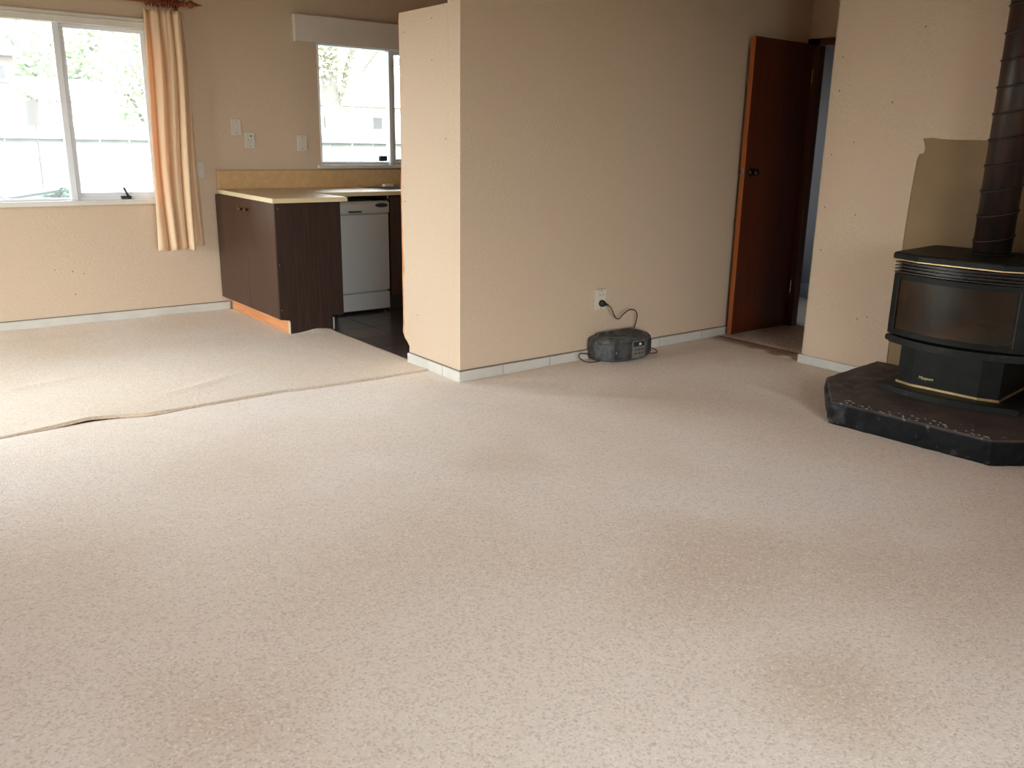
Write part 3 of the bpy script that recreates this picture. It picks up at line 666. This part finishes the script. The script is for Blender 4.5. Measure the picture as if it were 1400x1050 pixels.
bm = bmesh.new(); tube(bm, rel(spline([(3.575, 3.79, .030), (3.52, 3.80, .045), (3.475, 3.81, .052), (3.462, 3.81, .045), (3.455, 3.80, .028), (3.480, 3.76, .008), (3.53, 3.74, .006), (3.575, 3.745, .006)], 6)), .0032, 8)
obj('cable', bm, CORD, co, smooth=True)
bm = bmesh.new(); tube(bm, rel(spline([(3.945, 3.73, .008), (3.99, 3.70, .008), (4.03, 3.70, .010), (4.055, 3.73, .014), (4.045, 3.765, .022), (3.99, 3.78, .030), (3.955, 3.79, .035)], 6)), .0032, 8)
obj('cable', bm, CORD, co, smooth=True)

# ------------------------------------------------------------------ hearth
he = empty('hearth', (0, 0, 0), 0, 'low black painted concrete hearth slab with chipped edges in the corner of the view', 'hearth')
HP = [(4.612, 2.545), (4.045, 2.500), (3.655, 2.222), (3.70, 1.485), (4.06, 1.21), (4.612, 1.17)]
def dens(P, s):
    out = []
    for a, b in zip(P, P[1:]+P[:1]):
        n = max(1, int(math.dist(a, b)/s))
        for i in range(n): out.append((a[0]+(b[0]-a[0])*i/n, a[1]+(b[1]-a[1])*i/n))
    return out
DP = dens(HP, .03); bm = bmesh.new(); cx, cy = 4.25, 1.85; rings = []
for k, z in ((-.004, -.01), (.0, .02), (.002, .05), (.0, .085), (-.002, .104), (-.010, .112), (-.04, .1125), (-.12, .112), (-.3, .112)):
    rg = []
    for (x, y) in DP:
        r = math.hypot(x-cx, y-cy); f = 1+k/r
        e = .006*noise.noise(Vector((x*14, y*14, z*9)))+.006*noise.noise(Vector((x*45, y*45, z*30)))
        zz = z + (.0012*noise.noise(Vector((x*20, y*20, 5))) if z > .1 else 0)
        if x < 4.60: f += e/r
        rg.append(bm.verts.new((cx+(x-cx)*f, cy+(y-cy)*f, zz)))
    rings.append(rg)
n = len(DP)
for a, b in zip(rings, rings[1:]):
    for i in range(n): bm.faces.new((a[i], a[(i+1) % n], b[(i+1) % n], b[i]))
bm.faces.new(rings[0][::-1]); bm.faces.new(rings[-1])
def hearth_mat():
    m = bpy.data.materials.new('painted_concrete'); m.use_nodes = True
    n = m.node_tree.nodes; l = m.node_tree.links; p = n['Principled BSDF']
    t = n.new('ShaderNodeTexCoord').outputs['Object']; s = n.new('ShaderNodeSeparateXYZ'); l.new(t, s.inputs[0])
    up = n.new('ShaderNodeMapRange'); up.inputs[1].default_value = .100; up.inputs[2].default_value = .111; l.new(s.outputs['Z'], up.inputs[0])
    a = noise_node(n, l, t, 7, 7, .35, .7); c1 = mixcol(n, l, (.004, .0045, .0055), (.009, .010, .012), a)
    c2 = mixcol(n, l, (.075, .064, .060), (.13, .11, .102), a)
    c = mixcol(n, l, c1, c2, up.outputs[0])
    # worn pale chips near the broken edge and the left end
    g1 = n.new('ShaderNodeMapRange'); g1.inputs[1].default_value = 4.02; g1.inputs[2].default_value = 3.70; l.new(s.outputs['X'], g1.inputs[0])
    g2 = n.new('ShaderNodeMapRange'); g2.inputs[1].default_value = .09; g2.inputs[2].default_value = .11; g2.inputs[3].default_value = .12; l.new(s.outputs['Z'], g2.inputs[0])
    ch = noise_node(n, l, t, 26, 3, .63, .67); pl = n.new('ShaderNodeMath'); pl.operation = 'MULTIPLY'; l.new(ch, pl.inputs[0]); l.new(g1.outputs[0], pl.inputs[1])
    p2 = n.new('ShaderNodeMath'); p2.operation = 'MULTIPLY'; l.new(pl.outputs[0], p2.inputs[0]); l.new(g2.outputs[0], p2.inputs[1])
    c = mixcol(n, l, c, (.20, .185, .18), p2.outputs[0])
    # dust scuffs on the left end of the front face
    g3 = n.new('ShaderNodeMapRange'); g3.inputs[1].default_value = 2.03; g3.inputs[2].default_value = 2.30; g3.inputs[4].default_value = .7; l.new(s.outputs['Y'], g3.inputs[0])
    sc = noise_node(n, l, t, 15, 6, .48, .68); p3 = n.new('ShaderNodeMath'); p3.operation = 'MULTIPLY'; l.new(g3.outputs[0], p3.inputs[0]); l.new(sc, p3.inputs[1])
    c = mixcol(n, l, c, (.16, .16, .17), p3.outputs[0])
    l.new(c, p.inputs['Base Color']); p.inputs['Roughness'].default_value = .75; p.inputs['Specular IOR Level'].default_value = .22
    b = n.new('ShaderNodeBump'); b.inputs['Strength'].default_value = .5; b.inputs['Distance'].default_value = .004; l.new(noise_node(n, l, t, 60, 5), b.inputs['Height']); l.new(b.outputs[0], p.inputs['Normal'])
    return m
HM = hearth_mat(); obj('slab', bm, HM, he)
CHIP = mat('pale_chip', (.30, .28, .27), .8, col2=(.42, .40, .38), nscale=30)
random.seed(11)
chips = [(3.668+.04*i/46+.012*random.random()+.03*random.random()**2+.035*(1 if random.random() < .25 else 0), 2.2-.7*i/46-.01*random.random()) for i in range(46)]
bm = bmesh.new()
for (x, y) in chips:
    if random.random() < .25: continue
    r = random.choice((.003, .004, .005, .008)); n = 6; z = .1122+.001*random.random(); q = [bm.verts.new((x+r*random.uniform(.6, 1.1)*math.cos(2*PI*k/n), y+r*1.9*random.uniform(.6, 1.2)*math.sin(2*PI*k/n), z)) for k in range(n)]
    t_ = bm.verts.new((x, y, z+.003))
    for k in range(n): bm.faces.new((q[k], q[(k+1) % n], t_))
    bm.faces.new(q[::-1])
obj('paint_chip', bm, CHIP, he, kind='stuff')

# ------------------------------------------------------------------ gas fire / stove
ST = math.radians(-84)
st = empty('stove', (4.40, 1.93, .1142), ST, 'black freestanding stove with brass strips and a curved glass door', 'stove')
def arc(w, y0, y1, n=14): # front curve from -w/2 to w/2, side depth y0, middle depth y1
    return [(-w/2+w*i/n, y0+(y1-y0)*(1-((2*i/n-1)**2))) for i in range(n+1)]
def bow(w, y0, y1, back, n=14): return [(-w/2, back)]+arc(w, y0, y1, n)+[(w/2, back)]
bm = bmesh.new(); prism(bm, bow(.66, -.30, -.365, .155), .001, .030, .008, 3, True); obj('floor_plate', bm, IRONR, st)
PB = [(-.262, .155), (-.262, -.222), (-.18, -.252), (.135, -.262), (.220, -.238), (.220, .155)]
PBo = [(-.268, .155), (-.268, -.225), (-.182, -.258), (.137, -.268), (.226, -.242), (.226, .155)]
bm = bmesh.new(); prism(bm, PB, .030, .235, .002); ped = obj('pedestal', bm, IRON, st)
bm = bmesh.new(); prism(bm, PBo, .031, .043, .001); obj('brass_trim', bm, BRASS, ped)
bm = bmesh.new(); prism(bm, bow(.70, -.225, -.352, .10, 24), .236, .270, .012, 3); obj('ash_lip', bm, IRONR, st)
bm = bmesh.new(); prism(bm, bow(.60, -.20, -.24, .16), .268, .285); obj('under_body', bm, IRON, st)
# firebox shell
bm = bmesh.new()
box(bm, (-.325, .150, .27), (.325, .160, .655)); box(bm, (-.325, -.20, .27), (-.30, .155, .655)); box(bm, (.30, -.20, .27), (.325, .155, .655)); box(bm, (-.325, -.2, .27), (.325, .155, .285)); box(bm, (-.325, -.2, .64), (.325, .155, .655))
obj('body', bm, IRON, st)
BR = mat('firebox_lining', (.085, .045, .025), .9, col2=(.17, .085, .04), nscale=7, detail=7, bump=.4, bscale=30)
fb = obj('firebox', B(((-.30, .125, .285), (.30, .145, .64)), ((-.30, -.19, .285), (-.28, .125, .64)), ((.28, -.19, .285), (.30, .125, .64)), ((-.28, -.19, .285), (.28, .125, .30))), BR, st)
random.seed(5)
for k in range(5):
    bm = bmesh.new(); x = -.18+.085*k; r = .022+.008*random.random()
    lathe(bm, [(r*.85, 0), (r, .02), (r*1.05, .12), (r*.9, .2), (r*.7, .22)], 9, Matrix.Translation((x, -.09+.03*(k % 2), .325+.012*(k % 2))) @ Matrix.Rotation(random.uniform(-.5, .5), 4, 'Z') @ Matrix.Rotation(random.uniform(1.25, 1.5), 4, 'Y') @ Matrix.Rotation(.3, 4, 'X'))
    for v in bm.verts: v.co += Vector([.004*noise.noise(v.co*40+Vector((i*9, 0, 0))) for i in range(3)])
    obj('log', bm, mat('ceramic_log', (.16, .10, .065), .9, col2=(.05, .035, .03), nscale=20), fb)
# curved door frame
def curved(w, y0, y1, th, u0, u1, z0, z1, bm, n=12, bev=0):
    f = lambda x: y0+(y1-y0)*(1-(2*x/w)**2)
    X = [u0+(u1-u0)*i/n for i in range(n+1)]
    prism(bm, [(x, f(x)) for x in X]+[(x, f(x)+th) for x in X[::-1]], z0, z1, bev)
    return bm
W0 = .67
bm = bmesh.new()
curved(W0, -.245, -.335, .03, -W0/2, W0/2, .555, .583, bm, 14, .004)
curved(W0, -.245, -.335, .03, -W0/2, W0/2, .281, .306, bm, 14, .004)
curved(W0, -.245, -.335, .03, -W0/2, -W0/2+.030, .304, .557, bm, 4, .003)
curved(W0, -.245, -.335, .03, W0/2-.078, W0/2, .304, .557, bm, 5, .003)
df = obj('door', bm, IRON, st)
obj('side_panel', B(((-W0/2, -.232, .283), (-W0/2+.02, .05, .581)), bev=.003), IRON, st)
obj('side_panel', B(((W0/2-.02, -.232, .283), (W0/2, .05, .581)), bev=.003), IRON, st)
gm = bpy.data.materials.new('sooty_glass'); gm.use_nodes = True
n_ = gm.node_tree.nodes; l_ = gm.node_tree.links; pz = n_['Principled BSDF']; t_ = n_.new('ShaderNodeTexCoord').outputs['Object']
cc = mixcol(n_, l_, (.030, .020, .012), (.085, .040, .018), noise_node(n_, l_, t_, 5, 5, .4, .7, .5)); cc = mixcol(n_, l_, cc, (.055, .058, .045), noise_node(n_, l_, t_, 3.2, 6, .5, .75, 1))
l_.new(cc, pz.inputs['Base Color']); pz.inputs['Roughness'].default_value = .34; pz.inputs['Specular IOR Level'].default_value = .35
tr = n_.new('ShaderNodeBsdfTransparent'); tr.inputs[0].default_value = (.75, .68, .58, 1); mx = n_.new('ShaderNodeMixShader'); mx.inputs[0].default_value = .62
l_.new(tr.outputs[0], mx.inputs[1]); l_.new(pz.outputs[0], mx.inputs[2]); l_.new(mx.outputs[0], n_['Material Output'].inputs[0])
bm = bmesh.new(); curved(W0, -.239, -.329, .005, -W0/2+.026, W0/2-.074, .300, .560, bm, 14); obj('glass', bm, gm, df)
bm = bmesh.new(); curved(W0, -.247, -.337, .006, -W0/2+.030, -W0/2+.037, .304, .557, bm, 2); obj('glass_gasket', bm, BLACK, df); bm = bmesh.new(); curved(W0, -.247, -.337, .006, W0/2-.085, W0/2-.078, .304, .557, bm, 2)
obj('glass_gasket', bm, BLACK, df)
# louvres
bm = bmesh.new(); prism(bm, bow(.60, -.235, -.30, .155), .583, .645); obj('louvre_core', bm, BLACK, st)
for k in range(4):
    bm = bmesh.new(); prism(bm, bow(.655, -.272, -.340, .12, 40), .589+.0155*k, .5945+.0155*k, .001, 1); obj('louvre', bm, LOUVRE, st)
# lid
LID = [(-.335, .205), (-.335, -.285), (-.190, -.352), (.190, -.368), (.335, -.300), (.335, .165)]
bm = bmesh.new(); prism(bm, LID, .657, .690, .014, 4, True); ld = obj('lid', bm, IRON, st)
bm = bmesh.new(); prism(bm, [(p[0]*1.006, p[1]*1.008 if p[1] < 0 else p[1]) for p in LID], .6515, .6575, .0008); obj('brass_trim', bm, BRASS, ld)
# badge lettering
tx = bpy.data.curves.new('badge', 'FONT'); tx.body = 'Masport'; tx.size = .021; tx.extrude = .0008; tx.shear = .25; tx.align_x = 'CENTER'
to = bpy.data.objects.new('tmp_text', tx); COL.objects.link(to)
bpy.context.view_layer.update(); me = bpy.data.meshes.new_from_object(to.evaluated_get(bpy.context.evaluated_depsgraph_get())); bpy.data.objects.remove(to)
me.materials.append(GOLDT); bo = bpy.data.objects.new('badge', me); COL.objects.link(bo); bo.parent = ped
bo.location = (-.112, -.2550, .077); bo.rotation_euler = (PI/2, 0, math.atan2(-.010, .315)); bo['label'] = 'small gold badge lettering on the pedestal'
# flue
fl = empty('flue_pipe', (4.432, 1.932, .8046), 0, 'dark bronze ribbed flue pipe rising from the stove', 'flue')
FM = mat('bronze_flue', (.026, .021, .020), .42, metal=.3, col2=(.075, .038, .028), nscale=5, detail=6, stretch=(3, 3, .6), bump=.1, bscale=40)
bm = bmesh.new(); lathe(bm, [(.086, 0), (.086, H-.8046-.002)], 40); o = obj('pipe', bm, FM, fl, smooth=False)
for p_ in o.data.polygons: p_.use_smooth = abs(p_.normal.z) < .5
z = .075; k = 0
while z < 1.6:
    bm = bmesh.new(); pts = []
    for q in range(36):
        a = 2*PI*q/36; pts.append((.0865*math.cos(a), .0865*math.sin(a), z+.020*math.cos(a+.65)))
    tube(bm, pts, .0062, 6, closed=True); obj('rib', bm, mat('rib_dark', (.018, .013, .012), .5) if k == 0 else bpy.data.materials['rib_dark'], fl, smooth=True)
    z += .118; k += 1
bm = bmesh.new(); lathe(bm, [(.112, 0), (.112, .003), (.09, .008)], 36); obj('collar', bm, IRON, fl, smooth=False)

# ------------------------------------------------------------------ outside
GZ = -.45
tag(obj('ground', B(((-45, -45, GZ-.2), (55, 60, GZ))), mat('dry_lawn', (.10, .12, .06), .95, col2=(.15, .15, .09), nscale=.6, detail=8)), kind='structure')
PAL = mat('pale_fence_paint', (.26, .285, .295), .8, col2=(.22, .245, .255), nscale=4)
fe = empty('fence', (0, 10.5, GZ), 0, 'pale paling fence outside both windows', 'fence')
pal = bpy.data.meshes.new('paling'); bm = B(((-.146, 0, .03), (.146, .022, 1.83)), bev=.004, seg=1); bm.to_mesh(pal); bm.free(); pal.materials.append(PAL)
for i in range(52):
    o = bpy.data.objects.new('paling', pal); o.parent = fe; o.location = (-6+i*.305, .006*(i % 2), .0); COL.objects.link(o)
for z in (.35, 1.04, 1.70): obj('rail', B(((-6.2, -.06, z), (9.9, -.002, z+.09)), bev=.005), mat('fence_rail', (.18, .185, .185), .8), fe)
HW = mat('house_white', (.75, .74, .72), .7); HR = mat('house_roof', (.55, .55, .56), .6); GUT = mat('gutter', (.10, .08, .07), .6)
WG = mat('dark_pane', (.05, .05, .055), .3)
h1 = empty('shed', (2.96, 17, GZ), 0, 'white shed with a low roof behind the fence', 'shed')
obj('wall', B(((0, 0, 0), (1.25, 2.2, 2.34)), bev=.01), HW, h1); bm = bmesh.new(); prism(bm, [(-.15, 2.40), (2.3, 2.80), (2.3, 2.72), (-.15, 2.32)], -.08, 1.33, axis=0); obj('roof', bm, HR, h1)
obj('gutter', B(((-.05, -.22, 2.28), (1.1, -.14, 2.33))), GUT, h1)
h3 = empty('outbuilding', (1.2, 16.5, GZ), 0, 'reddish brick outbuilding at the left edge of the dining window', 'building')
BRK = mat('neighbour_brick', (.15, .115, .105), .9, col2=(.18, .14, .125), nscale=12)
obj('wall', B(((-1.5, 0, 0), (1.38, 2.5, 2.95)), bev=.01), BRK, h3); obj('roof', B(((-1.6, -.15, 2.95), (1.5, 2.6, 3.08)), bev=.01), HR, h3)
f = obj('window', B(((.78, -.03, 2.55), (1.3, .02, 2.85))), HW, h3); obj('pane', B(((.84, -.04, 2.60), (1.24, -.03, 2.80))), WG, f)
h2 = empty('house', (7.2, 17, GZ), 0, 'white weatherboard house seen through the kitchen window', 'house')
obj('wall', B(((0, 0, 0), (4.5, 5, 2.45)), bev=.01), HW, h2)
bm = bmesh.new(); prism(bm, [(-.3, 2.42), (2.5, 3.3), (5.3, 2.42)], -.2, 4.8, axis=0); obj('roof', bm, mat('rust_roof', (.17, .12, .11), .7), h2)
for x in (1.02, 2.15, 3.2):
    f = obj('window', B(((x-.10, -.03, 1.95), (x+.18, .02, 2.25)), bev=.004), HW, h2); obj('pane', B(((x-.07, -.035, 1.98), (x+.15, -.029, 2.22))), WG, f)
def tree(name, x, y, r, h0, h1_, label, cols_, n=5200, droop=0, leaf=1.0):
    t = empty(name, (x, y, GZ), 0, label, 'tree', 'trees beyond the fence')
    bm = bmesh.new(); tube(bm, [(0, 0, 0), (.05, .02, h0*.6), (0, .1, h0+.6), (.1, 0, (h0+h1_)/2)], .13, 8)
    for k in range(5):
        a = k*1.3; tube(bm, [(0, .05, h0*.8+.2*k), (r*.35*math.cos(a), r*.35*math.sin(a), h0+.5+.3*k), (r*.7*math.cos(a), r*.7*math.sin(a), h0+1.2+.3*k)], .05, 6)
    obj('trunk', bm, mat('bark', (.16, .15, .13), .9), t)
    bm = bmesh.new(); rnd = random.Random(int(x*100)); cl = [(rnd.uniform(-1, 1), rnd.uniform(-1, 1), rnd.uniform(-1, 1)) for _ in range(34)]
    cl = [Vector(c) for c in cl if Vector(c).length < 1.15]
    for i in range(n):
        c = rnd.choice(cl); v = Vector((rnd.gauss(0, .17), rnd.gauss(0, .17), rnd.gauss(0, .15)))
        pz_ = c*.82+v; P = Vector((pz_.x*r, pz_.y*r*.8, (h0+h1_)/2+pz_.z*(h1_-h0)/2))
        s_ = leaf*rnd.uniform(.06, .14); ax = Vector((rnd.uniform(-1, 1), rnd.uniform(-1, 1), rnd.uniform(-.6, .6))).normalized(); b_ = ax.cross(Vector((rnd.random(), rnd.random(), rnd.random()))).normalized()
        if droop: ax = Vector((.15*rnd.uniform(-1, 1), .15*rnd.uniform(-1, 1), -1)); s_ *= 1.5; b_ = Vector((rnd.uniform(-1, 1), rnd.uniform(-1, 1), 0)).normalized()*.4
        vs = [bm.verts.new(P-ax*s_), bm.verts.new(P+b_*s_*.45), bm.verts.new(P+ax*s_), bm.verts.new(P-b_*s_*.45)]; bm.faces.new(vs)
    obj('foliage', bm, mat('leaves', cols_[0], .8, spec=.15, col2=cols_[1], nscale=1.2, detail=4), t, kind='stuff')
G1 = ((.38, .45, .32), (.50, .54, .40)); G2 = ((.40, .44, .33), (.52, .54, .38))
tree('tree', 4.6, 23.5, 2.2, 1.6, 6.6, 'leafy tree rising behind the white shed', G1, 7500)
tree('tree', 5.65, 19.9, 1.05, 1.3, 5.8, 'leafy tree right of the shed, against the curtain', G1, 5500, 0, .8)
tree('tree', -.4, 26, 2.4, 2.8, 6.2, 'tree crown above the brick outbuilding', G1)
tree('tree', 6.55, 13.3, .78, 2.3, 4.9, 'pale leafy tree at the left of the kitchen window view', G2, 3600, 0, .42)
tree('tree', 13.6, 26.5, 2.0, 2.3, 5.6, 'loose yellow-green tree behind the white house', G2, 1700)
def shrub(x, y, r, h, label):
    t = empty('shrub', (x, y, GZ), 0, label, 'shrub'); bm = bmesh.new(); rnd = random.Random(int(x*70))
    for i in range(900):
        v = Vector((rnd.gauss(0, .4), rnd.gauss(0, .4), rnd.uniform(0, 1)))
        P = Vector((v.x*r, v.y*r, v.z*h)); s_ = .05; ax = Vector((rnd.uniform(-1, 1), rnd.uniform(-1, 1), rnd.uniform(-.3, 1))).normalized(); b_ = ax.cross(Vector((rnd.random(), rnd.random(), rnd.random()))).normalized()
        bm.faces.new([bm.verts.new(P-ax*s_), bm.verts.new(P+b_*s_*.5), bm.verts.new(P+ax*s_), bm.verts.new(P-b_*s_*.5)])
    obj('foliage', bm, mat('shrub_leaves', (.06, .10, .08), .8, col2=(.12, .17, .13), nscale=3), t, kind='stuff')
shrub(1.84, 10.1, .2, 1.2, 'low green shrub left of the wide mullion, at the fence foot')
shrub(2.30, 10.1, .14, 1.13, 'small dark shrub right of the wide mullion, at the fence foot')
bd = obj('board', B(((-.25, -.06, -.012), (.25, .06, .012)), bev=.004), mat('weathered_grey_board', (.06, .07, .075), .7)); bd.location = (1.50, 9.6, .745); bd.rotation_euler = (.25, -.14, .1)
tag(bd, 'grey weathered board lying tilted outside the dining window', 'board')
tr_ = empty('garden_trestle', (1.50, 9.6, GZ), 0, 'low garden trestle under the grey board', 'trestle')
for sx in (-.15, .15):
    for sy in (-.05, .05): obj('leg', B(((sx-.012, sy-.012, 0), (sx+.012, sy+.012, 1.12))), HW, tr_)
obj('crossbar', B(((-.17, -.02, 1.08), (.17, .02, 1.12))), HW, tr_)
